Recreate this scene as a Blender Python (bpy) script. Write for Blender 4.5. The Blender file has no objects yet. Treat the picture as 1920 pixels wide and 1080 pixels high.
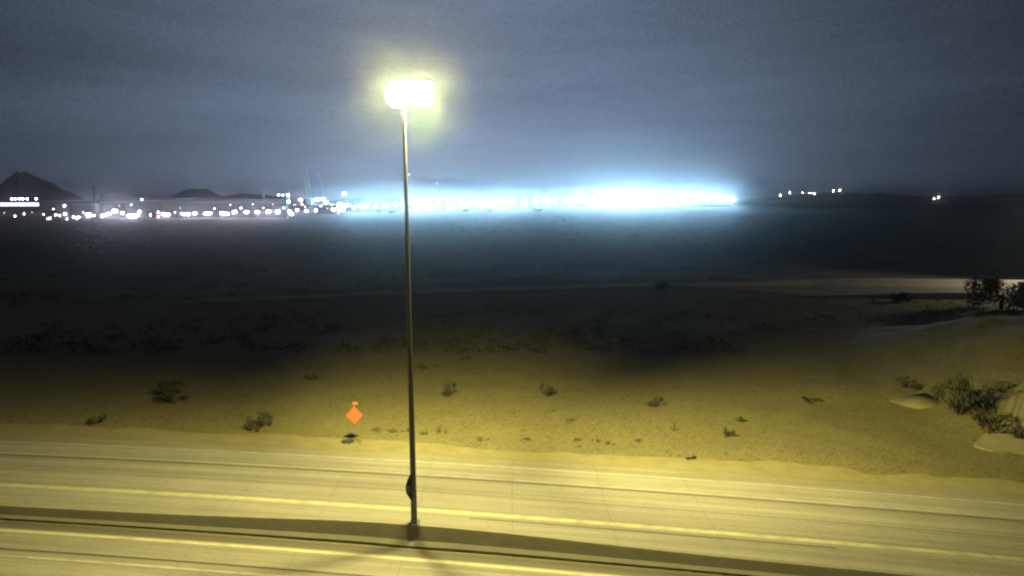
import bpy, bmesh, math, random
from mathutils import Vector, Matrix, noise

R = math.radians
random.seed(7)
scene = bpy.context.scene

# ------------------------------------------------------------------ camera
F_PX, CAM_H, HORIZON = 1300.0, 15.0, 370.0          # for a frame 1920 wide
PITCH = math.atan((540 - HORIZON) / F_PX)
cam_data = bpy.data.cameras.new('camera')
cam = bpy.data.objects.new('camera', cam_data)
scene.collection.objects.link(cam)
cam.location = (0, 0, CAM_H)
cam.rotation_euler = (R(90) - PITCH, 0, 0)
cam_data.sensor_width = 36.0
cam_data.lens = 36.0 * F_PX / 1920
cam_data.clip_start = 0.5
cam_data.clip_end = 60000
scene.camera = cam

# ------------------------------------------------------------------ world: night sky with the town's light dome
world = bpy.data.worlds.new('World')
scene.world = world
world.use_nodes = True
wt = world.node_tree
for n in list(wt.nodes):
    wt.nodes.remove(n)


class NT:
    """tiny helper to write node trees"""
    def __init__(self, tree):
        self.t = tree

    def n(self, typ, **kw):
        nd = self.t.nodes.new(typ)
        for k, v in kw.items():
            setattr(nd, k, v)
        return nd

    def put(self, sock, v):
        if hasattr(v, 'is_output'):
            self.t.links.new(v, sock)
        else:
            sock.default_value = v

    def math(self, op, a, b=None, c=None, clamp=False):
        nd = self.n('ShaderNodeMath', operation=op)
        nd.use_clamp = clamp
        self.put(nd.inputs[0], a)
        if b is not None:
            self.put(nd.inputs[1], b)
        if c is not None:
            self.put(nd.inputs[2], c)
        return nd.outputs[0]

    def vmath(self, op, a, b=None, scale=None):
        nd = self.n('ShaderNodeVectorMath', operation=op)
        self.put(nd.inputs[0], a)
        if b is not None:
            self.put(nd.inputs[1], b)
        if scale is not None:
            self.put(nd.inputs['Scale'], scale)
        return nd.outputs[1] if op in ('DOT_PRODUCT', 'LENGTH') else nd.outputs[0]

    def noise(self, vec, scale, detail=4.0, rough=0.55, out='Fac'):
        nd = self.n('ShaderNodeTexNoise')
        self.put(nd.inputs['Vector'], vec)
        nd.inputs['Scale'].default_value = scale
        nd.inputs['Detail'].default_value = detail
        nd.inputs['Roughness'].default_value = rough
        return nd.outputs[out]

    def ramp(self, fac, stops):
        nd = self.n('ShaderNodeValToRGB')
        e = nd.color_ramp.elements
        while len(e) < len(stops):
            e.new(0.5)
        for el, (p, c) in zip(e, stops):
            el.position = p
            el.color = c if len(c) == 4 else (*c, 1)
        self.put(nd.inputs[0], fac)
        return nd.outputs[0]

    def mix(self, fac, a, b, blend='MIX'):
        nd = self.n('ShaderNodeMix', data_type='RGBA', blend_type=blend)
        self.put(nd.inputs[0], fac)
        self.put(nd.inputs[6], a if hasattr(a, 'is_output') else (*a, 1))
        self.put(nd.inputs[7], b if hasattr(b, 'is_output') else (*b, 1))
        return nd.outputs[2]

    def maprange(self, v, a, b, c, d):
        nd = self.n('ShaderNodeMapRange')
        self.put(nd.inputs[0], v)
        for i, q in enumerate((a, b, c, d)):
            nd.inputs[1 + i].default_value = q
        return nd.outputs[0]


W = NT(wt)
SUN_EL, SUN_ROT = R(-4.0), R(200)
sky = W.n('ShaderNodeTexSky', sky_type='NISHITA')
sky.sun_disc = False
sky.sun_elevation = SUN_EL
sky.sun_rotation = SUN_ROT
sky.altitude = 500
bg_sky = W.n('ShaderNodeBackground')
bg_sky.inputs['Strength'].default_value = 0.05
wt.links.new(sky.outputs[0], bg_sky.inputs['Color'])
tc = W.n('ShaderNodeTexCoord').outputs['Generated']
sep = W.n('ShaderNodeSeparateXYZ')
wt.links.new(tc, sep.inputs[0])
flat = W.vmath('NORMALIZE', W.vmath('MULTIPLY', tc, (1, 1, 0)))
az = W.vmath('DOT_PRODUCT', flat, Vector((math.sin(R(-4)), math.cos(R(-4)), 0)))
dome = W.math('EXPONENT', W.math('MULTIPLY', W.math('SUBTRACT', 1.0, az), -9.0))
elev = W.math('ABSOLUTE', sep.outputs[2])
high = W.math('EXPONENT', W.math('MULTIPLY', elev, -1.7))
cl_vec = W.vmath('MULTIPLY', tc, (1.6, 1.6, 13.0))
cl = W.noise(cl_vec, 1.6, 6.0, 0.55)
cl = W.maprange(cl, 0.3, 0.72, 0.80, 1.20)
amp = W.math('MULTIPLY_ADD', W.math('MULTIPLY', dome, high), 0.93, 0.06)
amp = W.math('MULTIPLY', amp, cl)
grain = W.noise(tc, 560.0, 1.0, 0.6)
amp = W.math('MULTIPLY', amp, W.maprange(grain, 0.25, 0.75, 0.72, 1.28))
bg_glow = W.n('ShaderNodeBackground')
tint = W.mix(W.math('MULTIPLY', dome, 1.0, clamp=True), (0.19, 0.25, 0.35), (0.208, 0.268, 0.41))
wt.links.new(tint, bg_glow.inputs['Color'])
wt.links.new(amp, bg_glow.inputs['Strength'])
addw = W.n('ShaderNodeAddShader')
wt.links.new(bg_sky.outputs[0], addw.inputs[0])
wt.links.new(bg_glow.outputs[0], addw.inputs[1])
outw = W.n('ShaderNodeOutputWorld')
wt.links.new(addw.outputs[0], outw.inputs['Surface'])

# ------------------------------------------------------------------ the moon, as the one sun lamp, dimmed to night
moon_data = bpy.data.lights.new('moonlight', 'SUN')
moon_data.energy = 0.012
moon_data.angle = R(0.5)
moon_data.color = (0.85, 0.92, 1.0)
moon = bpy.data.objects.new('moonlight', moon_data)
moon.rotation_euler = (R(38), 0, R(-20))
scene.collection.objects.link(moon)

# ------------------------------------------------------------------ exposure and sampling
scene.view_settings.view_transform = 'Standard'
scene.view_settings.look = 'None'
scene.view_settings.exposure = 0.0
scene.view_settings.gamma = 1.0
scene.view_settings.use_curve_mapping = False
scene.render.engine = 'CYCLES'
cy = scene.cycles
cy.use_denoising = True
cy.max_bounces = 3
cy.diffuse_bounces = 2
cy.glossy_bounces = 2
cy.volume_bounces = 0
cy.transparent_max_bounces = 6
cy.sample_clamp_indirect = 2.0
cy.use_light_tree = True
cy.filter_width = 2.4

# lamp settings kept together for tuning
HAZE_DENSITY = 0.0002
HAZE_G = 0.962
ROAD_LAMP_COL = (1.0, 0.90, 0.30)
ROAD_POINT_W = 21000.0
ROAD_LENS_COL = (1.0, 0.90, 0.45)
ROAD_SPOT_W = 58000.0
ROAD_LENS = 900.0
FLOOD_COL = (0.40, 0.73, 1.0)
FLOOD_GAIN = 5.0

# ================================================================== helpers
C = scene.collection


def link(o, parent=None):
    C.objects.link(o)
    if parent is not None:
        o.parent = parent
    return o


def tag(o, label=None, cat=None, group=None, kind=None):
    if label:
        o['label'] = label
    if cat:
        o['category'] = cat
    if group:
        o['group'] = group
    if kind:
        o['kind'] = kind
    return o


def empty(name, loc=(0, 0, 0), rz=0.0):
    o = bpy.data.objects.new(name, None)
    o.location = loc
    o.rotation_euler = (0, 0, rz)
    o.empty_display_size = 0.2
    return link(o)


class MB:
    """collects faces, builds ONE mesh object"""
    def __init__(self):
        self.v, self.f = [], []

    def add(self, vs, fs):
        k = len(self.v)
        self.v += [tuple(p) for p in vs]
        self.f += [tuple(k + i for i in q) for q in fs]
        return self

    def box(self, c, s, rz=0.0, m=None):
        x, y, z = s[0] / 2, s[1] / 2, s[2] / 2
        vs = [Vector((sx * x, sy * y, sz * z)) for sz in (-1, 1) for sy in (-1, 1) for sx in (-1, 1)]
        rot = m if m is not None else Matrix.Rotation(rz, 3, 'Z')
        vs = [rot @ p + Vector(c) for p in vs]
        return self.add(vs, [(0, 2, 3, 1), (4, 5, 7, 6), (0, 1, 5, 4), (2, 6, 7, 3), (0, 4, 6, 2), (1, 3, 7, 5)])

    def tube(self, p0, p1, r0, r1=None, n=8, caps=True):
        r1 = r0 if r1 is None else r1
        p0, p1 = Vector(p0), Vector(p1)
        d = (p1 - p0).normalized()
        a = d.orthogonal().normalized()
        b = d.cross(a)
        vs = []
        for p, r in ((p0, r0), (p1, r1)):
            for i in range(n):
                t = 2 * math.pi * i / n
                vs.append(p + (a * math.cos(t) + b * math.sin(t)) * r)
        fs = [(i, (i + 1) % n, n + (i + 1) % n, n + i) for i in range(n)]
        if caps:
            fs += [tuple(range(n - 1, -1, -1)), tuple(range(n, 2 * n))]
        return self.add(vs, fs)

    def path(self, pts, rs, n=8):
        for i in range(len(pts) - 1):
            self.tube(pts[i], pts[i + 1], rs[i], rs[i + 1], n, True)
        return self

    def ring_surface(self, rings, close=True, caps=True):
        n = len(rings[0])
        vs = [p for r in rings for p in r]
        fs = []
        for j in range(len(rings) - 1):
            for i in range(n if close else n - 1):
                fs.append((j * n + i, j * n + (i + 1) % n, (j + 1) * n + (i + 1) % n, (j + 1) * n + i))
        if caps:
            fs += [tuple(range(n - 1, -1, -1)), tuple((len(rings) - 1) * n + i for i in range(n))]
        return self.add(vs, fs)

    def mesh(self, name):
        me = bpy.data.meshes.new(name)
        me.from_pydata(self.v, [], self.f)
        if len(self.f) < 1500:
            b = bmesh.new()
            b.from_mesh(me)
            bmesh.ops.recalc_face_normals(b, faces=b.faces)
            b.to_mesh(me)
            b.free()
        me.update()
        return me

    def build(self, name, mat, parent=None, smooth=False):
        me = self.mesh(name)
        me.materials.append(mat)
        if smooth:
            me.polygons.foreach_set('use_smooth', [True] * len(me.polygons))
        return link(bpy.data.objects.new(name, me), parent)


def copy_tree(o, parent=None):
    c = o.copy()
    C.objects.link(c)
    c.parent = parent
    for ch in list(o.children):
        copy_tree(ch, c)
    return c


def at(px, py, depth):
    """the point at that depth (metres along +Y) seen at a place in the photograph"""
    x, y = (px - 960) / F_PX, (540 - py) / F_PX
    d = Vector((x, math.cos(PITCH) + y * math.sin(PITCH), -math.sin(PITCH) + y * math.cos(PITCH)))
    return d * (depth / d.y) + Vector((0, 0, CAM_H))


def on_ground(px, py, z=0.0):
    x, y = (px - 960) / F_PX, (540 - py) / F_PX
    d = Vector((x, math.cos(PITCH) + y * math.sin(PITCH), -math.sin(PITCH) + y * math.cos(PITCH)))
    return d * ((z - CAM_H) / d.z) + Vector((0, 0, CAM_H))


ORD = ['first', 'second', 'third', 'fourth', 'fifth', 'sixth', 'seventh', 'eighth', 'ninth', 'tenth', 'eleventh', 'twelfth']


def smooth(a, b, x):
    t = max(0.0, min(1.0, (x - a) / (b - a)))
    return t * t * (3 - 2 * t)


# ================================================================== materials
def new_mat(name):
    m = bpy.data.materials.new(name)
    m.use_nodes = True
    t = NT(m.node_tree)
    b = m.node_tree.nodes['Principled BSDF']
    return m, t, b


def plain(name, col, rough=0.7, metal=0.0, var=0.25, scale=3.0, bump=0.0):
    m, t, b = new_mat(name)
    co = t.n('ShaderNodeTexCoord').outputs['Object']
    nz = t.noise(co, scale, 5)
    d = tuple(c * (1 - var) for c in col)
    l = tuple(min(1, c * (1 + var)) for c in col)
    t.put(b.inputs['Base Color'], t.mix(nz, d, l))
    b.inputs['Roughness'].default_value = rough
    b.inputs['Metallic'].default_value = metal
    if bump:
        bp = t.n('ShaderNodeBump')
        bp.inputs['Strength'].default_value = bump
        t.put(bp.inputs['Height'], t.noise(co, scale * 6, 4))
        t.put(b.inputs['Normal'], bp.outputs[0])
    return m


def glow(name, col, strength):
    m, t, b = new_mat(name)
    b.inputs['Base Color'].default_value = (0.8, 0.8, 0.8, 1)
    b.inputs['Emission Color'].default_value = (*col, 1)
    b.inputs['Emission Strength'].default_value = strength
    m.cycles.emission_sampling = 'FRONT' if strength >= 100 else 'NONE'
    return m


def desert_mat():
    m, t, b = new_mat('desert_soil')
    co = t.n('ShaderNodeTexCoord').outputs['Object']
    big = t.noise(co, 0.045, 5, 0.6)
    mid = t.noise(co, 0.45, 6, 0.62)
    fine = t.noise(co, 7.0, 5, 0.7)
    c = t.mix(t.maprange(big, 0.35, 0.65, 0, 1), (0.104, 0.089, 0.040), (0.168, 0.145, 0.064))
    c = t.mix(t.maprange(mid, 0.38, 0.66, 0, 1), c, (0.105, 0.087, 0.042))
    c = t.mix(t.maprange(fine, 0.40, 0.60, 0, 0.95), c, (0.205, 0.178, 0.086))
    # the plain farther out: scrub cover, with its unlit darkness put into the soil colour
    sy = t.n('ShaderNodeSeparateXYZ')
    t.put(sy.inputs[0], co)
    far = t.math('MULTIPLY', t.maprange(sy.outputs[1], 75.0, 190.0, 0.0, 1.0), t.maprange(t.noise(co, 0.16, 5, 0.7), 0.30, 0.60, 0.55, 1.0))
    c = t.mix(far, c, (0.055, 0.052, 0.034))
    # scattered dark weeds and litter, with a shape of their own
    sp = t.noise(co, 2.1, 3, 0.5)
    c = t.mix(t.maprange(sp, 0.60, 0.70, 0, 0.55), c, (0.055, 0.060, 0.030))
    t.put(b.inputs['Base Color'], c)
    b.inputs['Roughness'].default_value = 0.95
    b.inputs['Specular IOR Level'].default_value = 0.15
    bp = t.n('ShaderNodeBump')
    bp.inputs['Strength'].default_value = 0.8
    bp.inputs['Distance'].default_value = 0.25
    t.put(bp.inputs['Height'], t.math('ADD', t.math('MULTIPLY', mid, 0.6), t.math('MULTIPLY', fine, 0.18)))
    t.put(b.inputs['Normal'], bp.outputs[0])
    return m


def road_mat(name, light, dark):
    """worn concrete; UV: u metres along the road, v metres across it"""
    m, t, b = new_mat(name)
    uv = t.n('ShaderNodeTexCoord').outputs['UV']
    streak = t.noise(t.vmath('MULTIPLY', uv, (0.012, 1.0, 1)), 2.3, 4, 0.6)
    streak2 = t.noise(t.vmath('MULTIPLY', uv, (0.03, 1.0, 1)), 6.0, 4, 0.6)
    patch = t.noise(uv, 0.35, 5, 0.6)
    fine = t.noise(uv, 9.0, 4, 0.7)
    c = t.mix(t.maprange(streak, 0.36, 0.64, 0, 1), dark, light)
    c = t.mix(t.maprange(streak2, 0.5, 0.72, 0, 0.55), c, tuple(q * 0.72 for q in dark))
    c = t.mix(t.maprange(patch, 0.45, 0.75, 0, 0.4), c, tuple(q * 0.85 for q in dark))
    c = t.mix(t.maprange(fine, 0.4, 0.7, 0, 0.35), c, tuple(min(1, q * 1.25) for q in light))
    sv = t.n('ShaderNodeSeparateXYZ')
    t.put(sv.inputs[0], uv)
    edge = t.math('ADD', sv.outputs[1], t.math('MULTIPLY', t.math('SUBTRACT', t.noise(t.vmath('MULTIPLY', uv, (0.25, 1.0, 1)), 0.9, 5, 0.65), 0.5), 3.2))
    c = t.mix(t.maprange(edge, 36.9, 38.7, 0, 0.9), c, (0.20, 0.168, 0.085))
    ck = t.n('ShaderNodeTexVoronoi', feature='DISTANCE_TO_EDGE')
    t.put(ck.inputs['Vector'], t.vmath('ADD', t.vmath('MULTIPLY', uv, (0.22, 0.4, 1)), t.vmath('SCALE', t.noise(uv, 0.8, 4, 0.6, 'Color'), scale=0.5)))
    c = t.mix(t.maprange(ck.outputs[0], 0.0, 0.012, 0.45, 0.0), c, (0.06, 0.055, 0.045))
    tj = t.math('FRACT', t.math('DIVIDE', sv.outputs[0], 4.6))
    c = t.mix(t.maprange(tj, 0.0, 0.012, 0.5, 0.0), c, (0.07, 0.063, 0.05))
    t.put(b.inputs['Base Color'], c)
    b.inputs['Roughness'].default_value = 0.8
    b.inputs['Specular IOR Level'].default_value = 0.3
    bp = t.n('ShaderNodeBump')
    bp.inputs['Strength'].default_value = 0.25
    bp.inputs['Distance'].default_value = 0.02
    t.put(bp.inputs['Height'], fine)
    t.put(b.inputs['Normal'], bp.outputs[0])
    return m


def paint_mat(name, col):
    m, t, b = new_mat(name)
    co = t.n('ShaderNodeTexCoord').outputs['Object']
    w = t.noise(co, 1.4, 5, 0.65)
    c = t.mix(t.maprange(w, 0.42, 0.66, 0, 0.8), col, tuple(q * 0.55 for q in col))
    t.put(b.inputs['Base Color'], c)
    b.inputs['Roughness'].default_value = 0.6
    return m


M = dict(
    soil=desert_mat(),
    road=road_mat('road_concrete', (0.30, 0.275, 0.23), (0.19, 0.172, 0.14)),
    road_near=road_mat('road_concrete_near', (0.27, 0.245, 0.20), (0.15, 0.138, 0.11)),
    shaded_asphalt=road_mat('worn_shaded_asphalt', (0.125, 0.113, 0.085), (0.085, 0.077, 0.058)),  # dark shoulder surface, with shade from the barrier mixed into its colour
    far_road=road_mat('frontage_concrete', (0.20, 0.175, 0.125), (0.15, 0.13, 0.09)),
    white_paint=paint_mat('white_line_paint', (0.37, 0.35, 0.29)),
    yellow_paint=paint_mat('yellow_line_paint', (0.46, 0.43, 0.26)),
    joint=plain('joint_sealant', (0.05, 0.045, 0.04), 0.8),
    concrete=plain('barrier_concrete', (0.21, 0.19, 0.145), 0.85, 0, 0.25, 1.6, 0.3),
    pale_concrete=plain('pale_concrete', (0.36, 0.34, 0.27), 0.85, 0, 0.2, 0.8, 0.2),
    slope=plain('slope_concrete', (0.22, 0.19, 0.11), 0.9, 0, 0.2, 0.8, 0.2),
    sand=plain('pale_sand', (0.215, 0.183, 0.090), 0.9, 0, 0.35, 0.9, 0.3),
    steel=plain('galvanised_steel', (0.12, 0.12, 0.115), 0.75, 0.0, 0.2, 2.0),
    housing=plain('lamp_housing', (0.30, 0.30, 0.29), 0.5, 0.3, 0.1),
    dark=plain('dark_rubber', (0.025, 0.024, 0.022), 0.8, 0, 0.3),
    orange=plain('fluorescent_orange_sheet', (0.86, 0.13, 0.05), 0.5, 0, 0.45, 7.0),
    black=plain('black_legend', (0.03, 0.02, 0.02), 0.6, 0, 0.1),
    leaf=plain('creosote_leaf', (0.052, 0.052, 0.024), 0.8, 0, 0.35, 2.5),
    leaf_green=plain('green_shrub_leaf', (0.040, 0.046, 0.021), 0.75, 0, 0.35, 2.5),
    straw=plain('dry_weed', (0.12, 0.10, 0.045), 0.85, 0, 0.35, 4.0),
    twig=plain('grey_twig', (0.075, 0.062, 0.048), 0.9, 0, 0.3, 4.0),
    hill=plain('hill_rock', (0.10, 0.085, 0.07), 0.95, 0, 0.4, 0.03, 0.0),
    wall_grey=plain('grey_cladding', (0.16, 0.16, 0.165), 0.7, 0, 0.12, 0.15),
    wall_tan=plain('tan_wall', (0.15, 0.12, 0.10), 0.8, 0, 0.12, 0.15),
    wall_white=plain('white_cladding', (0.70, 0.71, 0.72), 0.6, 0, 0.08, 0.15),
    wall_dark=plain('dark_cladding', (0.05, 0.05, 0.055), 0.6, 0, 0.2, 0.15),
    roof=plain('roof_membrane', (0.45, 0.45, 0.46), 0.8, 0, 0.1, 0.2),
    wood=plain('weathered_wood', (0.10, 0.075, 0.055), 0.9, 0, 0.3, 1.0),
    crane_paint=plain('crane_paint', (0.8, 0.8, 0.78), 0.5, 0, 0.15),
)
GLOWS = {}


def glow_mat(kind, strength):
    cols = dict(flood=FLOOD_COL, cool=(0.78, 0.80, 1.0), white=(1.0, 0.95, 0.92), warm=(1.0, 0.70, 0.42), red=(1.0, 0.22, 0.16), road=ROAD_LENS_COL, dim=(0.9, 0.86, 1.0))
    key = (kind, round(strength, 1))
    if key not in GLOWS:
        GLOWS[key] = glow('lit_%s_%d' % (kind, strength), cols[kind], strength)
    return GLOWS[key]


# ================================================================== the road's course
B1, B2 = -0.163, -0.0010


def road_y(x, y0):
    """the freeway runs across the view in a gentle bend; y0 is its offset at x = 0"""
    xx = max(-70.0, min(60.0, x))
    return y0 + B1 * x + B2 * xx * xx + (x - xx) * 2 * B2 * xx


ROAD_X = [-170 + 4 * i for i in range(86)]


def strip_mesh(name, y_a, y_b, z, mat, parent=None, xs=None, thick=0.0, rows=1):
    xs = xs or ROAD_X
    vs, fs, uvs = [], [], []
    for x in xs:
        for j in range(rows + 1):
            o = y_a + (y_b - y_a) * j / rows
            vs.append((x, road_y(x, o), z))
            uvs.append((x, o))
    k = rows + 1
    for i in range(len(xs) - 1):
        for j in range(rows):
            fs.append((i * k + j, (i + 1) * k + j, (i + 1) * k + j + 1, i * k + j + 1))
    n = len(vs)
    if thick:                                  # slab edges down into the ground
        for side in (0, rows):
            base = len(vs)
            for i, x in enumerate(xs):
                p = vs[i * k + side]
                vs.append((p[0], p[1], z - thick))
                uvs.append(uvs[i * k + side])
            for i in range(len(xs) - 1):
                a, b_, c_, d_ = i * k + side, (i + 1) * k + side, base + i + 1, base + i
                fs.append((a, d_, c_, b_) if side == 0 else (a, b_, c_, d_))
    me = bpy.data.meshes.new(name)
    me.from_pydata(vs, [], fs)
    uvl = me.uv_layers.new(name='UVMap')
    for lp in me.loops:
        uvl.data[lp.index].uv = uvs[lp.vertex_index]
    me.materials.append(mat)
    me.update()
    return link(bpy.data.objects.new(name, me), parent)


# ------------------------------------------------------------------ ground
FRONT = [(-400, -40.0), (-110, 72.0), (-49, 97.0), (-21, 106.0), (10, 114.6), (22, 117.0), (50, 117.5), (80, 115.0), (110, 111.0), (220, 95.0), (500, 60.0)]


def front_y(x):
    """line of the frontage road's far wall"""
    for (x0, y0), (x1, y1) in zip(FRONT, FRONT[1:]):
        if x0 <= x <= x1:
            return y0 + (y1 - y0) * (x - x0) / (x1 - x0)
    return -100.0


def front_dist(x, y):
    return y - front_y(x) + 6.0


def ground_z(x, y):
    off = y - (road_y(x, 0.0))                      # offset from the road's reference
    n1 = noise.fractal(Vector((x * 0.08, y * 0.08, 3.1)), 1.0, 2.0, 4)
    n2 = noise.fractal(Vector((x * 0.5, y * 0.5, 8.7)), 1.0, 2.0, 3)
    k = smooth(38.9, 42.0, off)
    z = -0.06 * (1 - k) + k * (0.16 * n1 + 0.05 * n2 + 0.03)
    # near side of the freeway
    k2 = smooth(16.5, 10.0, off)
    z += k2 * (0.2 * n1)
    # embankment of the overpass approach, at the right
    ax = x - (0.18 * (y - 45))
    e = smooth(26.0, 43.0, ax) * smooth(36.5, 46.0, y + 0.15 * (x - 30)) * smooth(82, 60, y)
    z += e * (4.5 + 0.5 * n1 + 0.22 * n2)
    # low sand ridge in front of it
    z += 0.35 * math.exp(-((x - 27) / 5.0) ** 2 - ((y - 52) / 2.2) ** 2)
    # graded bed of the frontage road
    if y < 200:
        fd = abs(front_dist(x, y))
        g = smooth(16.0, 9.5, fd) * smooth(45, 60, y)
        z = z * (1 - g) + 0.0 * g
    # the plain rolls a little towards the horizon
    z += smooth(200, 600, y) * 0.9 * noise.noise(Vector((x * 0.006, y * 0.006, 1.5))) - smooth(150, 420, y) * 0.6
    return z


def axis(dense_a, dense_b, step, far_a, far_b, grow):
    v, c, s = [], dense_a, step
    while c <= dense_b:
        v.append(c)
        c += step
    s = step
    while v[-1] < far_b:
        s *= grow
        v.append(v[-1] + s)
    s, lo = step, []
    c = dense_a
    while c > far_a:
        s *= grow
        c -= s
        lo.append(c)
    return lo[::-1] + v


gx = axis(-48, 56, 0.55, -9000, 9000, 1.09)
gy = axis(34, 92, 0.5, -300, 14000, 1.055)
gv = [(x, y, ground_z(x, y)) for y in gy for x in gx]
nx = len(gx)
gf = [(j * nx + i, j * nx + i + 1, (j + 1) * nx + i + 1, (j + 1) * nx + i) for j in range(len(gy) - 1) for i in range(nx - 1)]
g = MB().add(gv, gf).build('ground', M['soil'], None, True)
tag(g, 'sandy desert ground with scattered weeds beyond the freeway', kind='structure')

# ------------------------------------------------------------------ freeway carriageways with their markings
rd = strip_mesh('road', 28.35, 38.6, 0.0, M['road'], None, thick=0.2, rows=8)
tag(rd, 'far concrete carriageway with streaked lanes behind the barrier', kind='structure')
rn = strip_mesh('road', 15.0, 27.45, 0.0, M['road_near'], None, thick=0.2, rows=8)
tag(rn, 'near concrete carriageway in front of the median barrier', kind='structure')
strip_mesh('edge_line', 31.02, 31.36, 0.004, M['yellow_paint'], rd)
strip_mesh('edge_line', 37.10, 37.26, 0.004, M['white_paint'], rd)
strip_mesh('lane_line', 35.40, 35.53, 0.004, M['white_paint'], rd)
strip_mesh('joint', 35.10, 35.22, 0.005, M['joint'], rd)
strip_mesh('joint', 33.22, 33.27, 0.005, M['joint'], rd)
strip_mesh('joint', 30.62, 30.70, 0.005, M['joint'], rd, [x for x in ROAD_X if -6 < x < 16])
strip_mesh('edge_line', 26.48, 26.68, 0.004, M['yellow_paint'], rn)
strip_mesh('shaded_shoulder', 26.78, 27.44, 0.004, M['shaded_asphalt'], rn)  # darker paving strip with the barrier's shadow painted into its tone
strip_mesh('joint', 27.18, 27.24, 0.008, M['joint'], rn)
strip_mesh('lane_line', 24.45, 24.60, 0.004, M['white_paint'], rn)
strip_mesh('joint', 24.98, 25.10, 0.005, M['joint'], rn)

sh_v, sh_f = [], []
sx_ = [-120 + 1.5 * i for i in range(135)]
for x in sx_:
    o = 40.3 + 1.3 * noise.fractal(Vector((x * 0.12, 2.2, 0)), 1.0, 2.0, 4)
    for f_ in (0.0, 0.5, 1.0):
        yy = road_y(x, 38.6 + (o - 38.6) * f_ + 0.01)
        sh_v.append((x, yy, -0.012 * (1 - f_) if f_ < 0.6 else ground_z(x, yy) - 0.01))
for i in range(len(sx_) - 1):
    for j in range(2):
        sh_f.append((i * 3 + j, (i + 1) * 3 + j, (i + 1) * 3 + j + 1, i * 3 + j + 1))
sho = MB().add(sh_v, sh_f).build('road_shoulder', M['sand'])
tag(sho, 'dirt shoulder along the far edge of the carriageway', kind='structure')

# ------------------------------------------------------------------ median barrier
def barrier_top(x):
    return 0.56 + 0.36 * math.exp(-((x + 4.2) / 9.0) ** 2)


prof = [(0.30, 0.0), (0.30, 0.08), (0.20, 0.30), (0.13, 0.86), (0.11, 1.0)]     # half width, share of height
bx = [-150 + 2 * i for i in range(66)] + [-19.5 + 1.0 * i for i in range(40)] + [21 + 3 * i for i in range(41)]
rings = []
for x in bx:
    top = barrier_top(x)
    sl = B1 + 2 * B2 * max(-70, min(60, x))
    nrm = Vector((-sl, 1, 0)).normalized()
    cx = Vector((x, road_y(x, 27.9), 0))
    wide = 1.0 + 0.25 * math.exp(-((x + 4.3) / 1.2) ** 2)
    ring = [cx - nrm * (w * wide) + Vector((0, 0, z * top - (0.15 if z == 0 else 0))) for w, z in prof]
    ring += [cx + nrm * (w * wide) + Vector((0, 0, z * top - (0.15 if z == 0 else 0))) for w, z in prof[::-1]]
    rings.append([Vector(p) for p in ring])
mb = MB()
mb.ring_surface(rings, True, True)

barrier = mb.build('median_barrier', M['concrete'])
tag(barrier, 'long concrete median barrier carrying the street lamp, its near side in shade', 'barrier')

# ================================================================== street lamp on the barrier
POLE_X = -4.25
pole_y = road_y(POLE_X, 27.9)
pole_z = barrier_top(POLE_X)
lamp = empty('street_lamp', (POLE_X, pole_y, pole_z))
tag(lamp, 'tall twin-arm street lamp glowing white-yellow on the median barrier', 'street lamp')
top = at(756, 154, pole_y)
H = top.z - pole_z
lean = top.x - POLE_X
rings = []
for i in range(13):
    t = i / 12
    r = 0.135 - 0.075 * t
    rings.append([Vector((lean * t + r * math.cos(a), r * math.sin(a), 0.04 + (H - 0.04) * t)) for a in [2 * math.pi * k / 12 for k in range(12)]])
MB().ring_surface(rings).build('pole', M['steel'], lamp, True)
mb = MB().box((0, 0, 0.02), (0.46, 0.46, 0.04))
mb.build('base_plate', M['steel'], lamp)
for sx in (-1, 1):
    for sy in (-1, 1):
        MB().tube((sx * 0.18, sy * 0.18, 0.04), (sx * 0.18, sy * 0.18, 0.12), 0.022, n=6).build('anchor_bolt', M['steel'], lamp)
# swelling on the left of the pole: a cabinet with sloped ends
cab = [[Vector((dx, dy, z)) for dx, dy in ((-0.14 - w, -0.12), (-0.05, -0.12), (-0.05, 0.12), (-0.14 - w, 0.12))] for w, z in ((0.0, 1.15), (0.17, 1.45), (0.19, 1.75), (0.10, 2.05), (0.0, 2.25))]
jb = MB().ring_surface(cab).build('junction_box', M['dark'], lamp)
MB().box((-0.2, -0.128, 1.62), (0.14, 0.016, 0.34)).build('door', M['steel'], jb)

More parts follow.
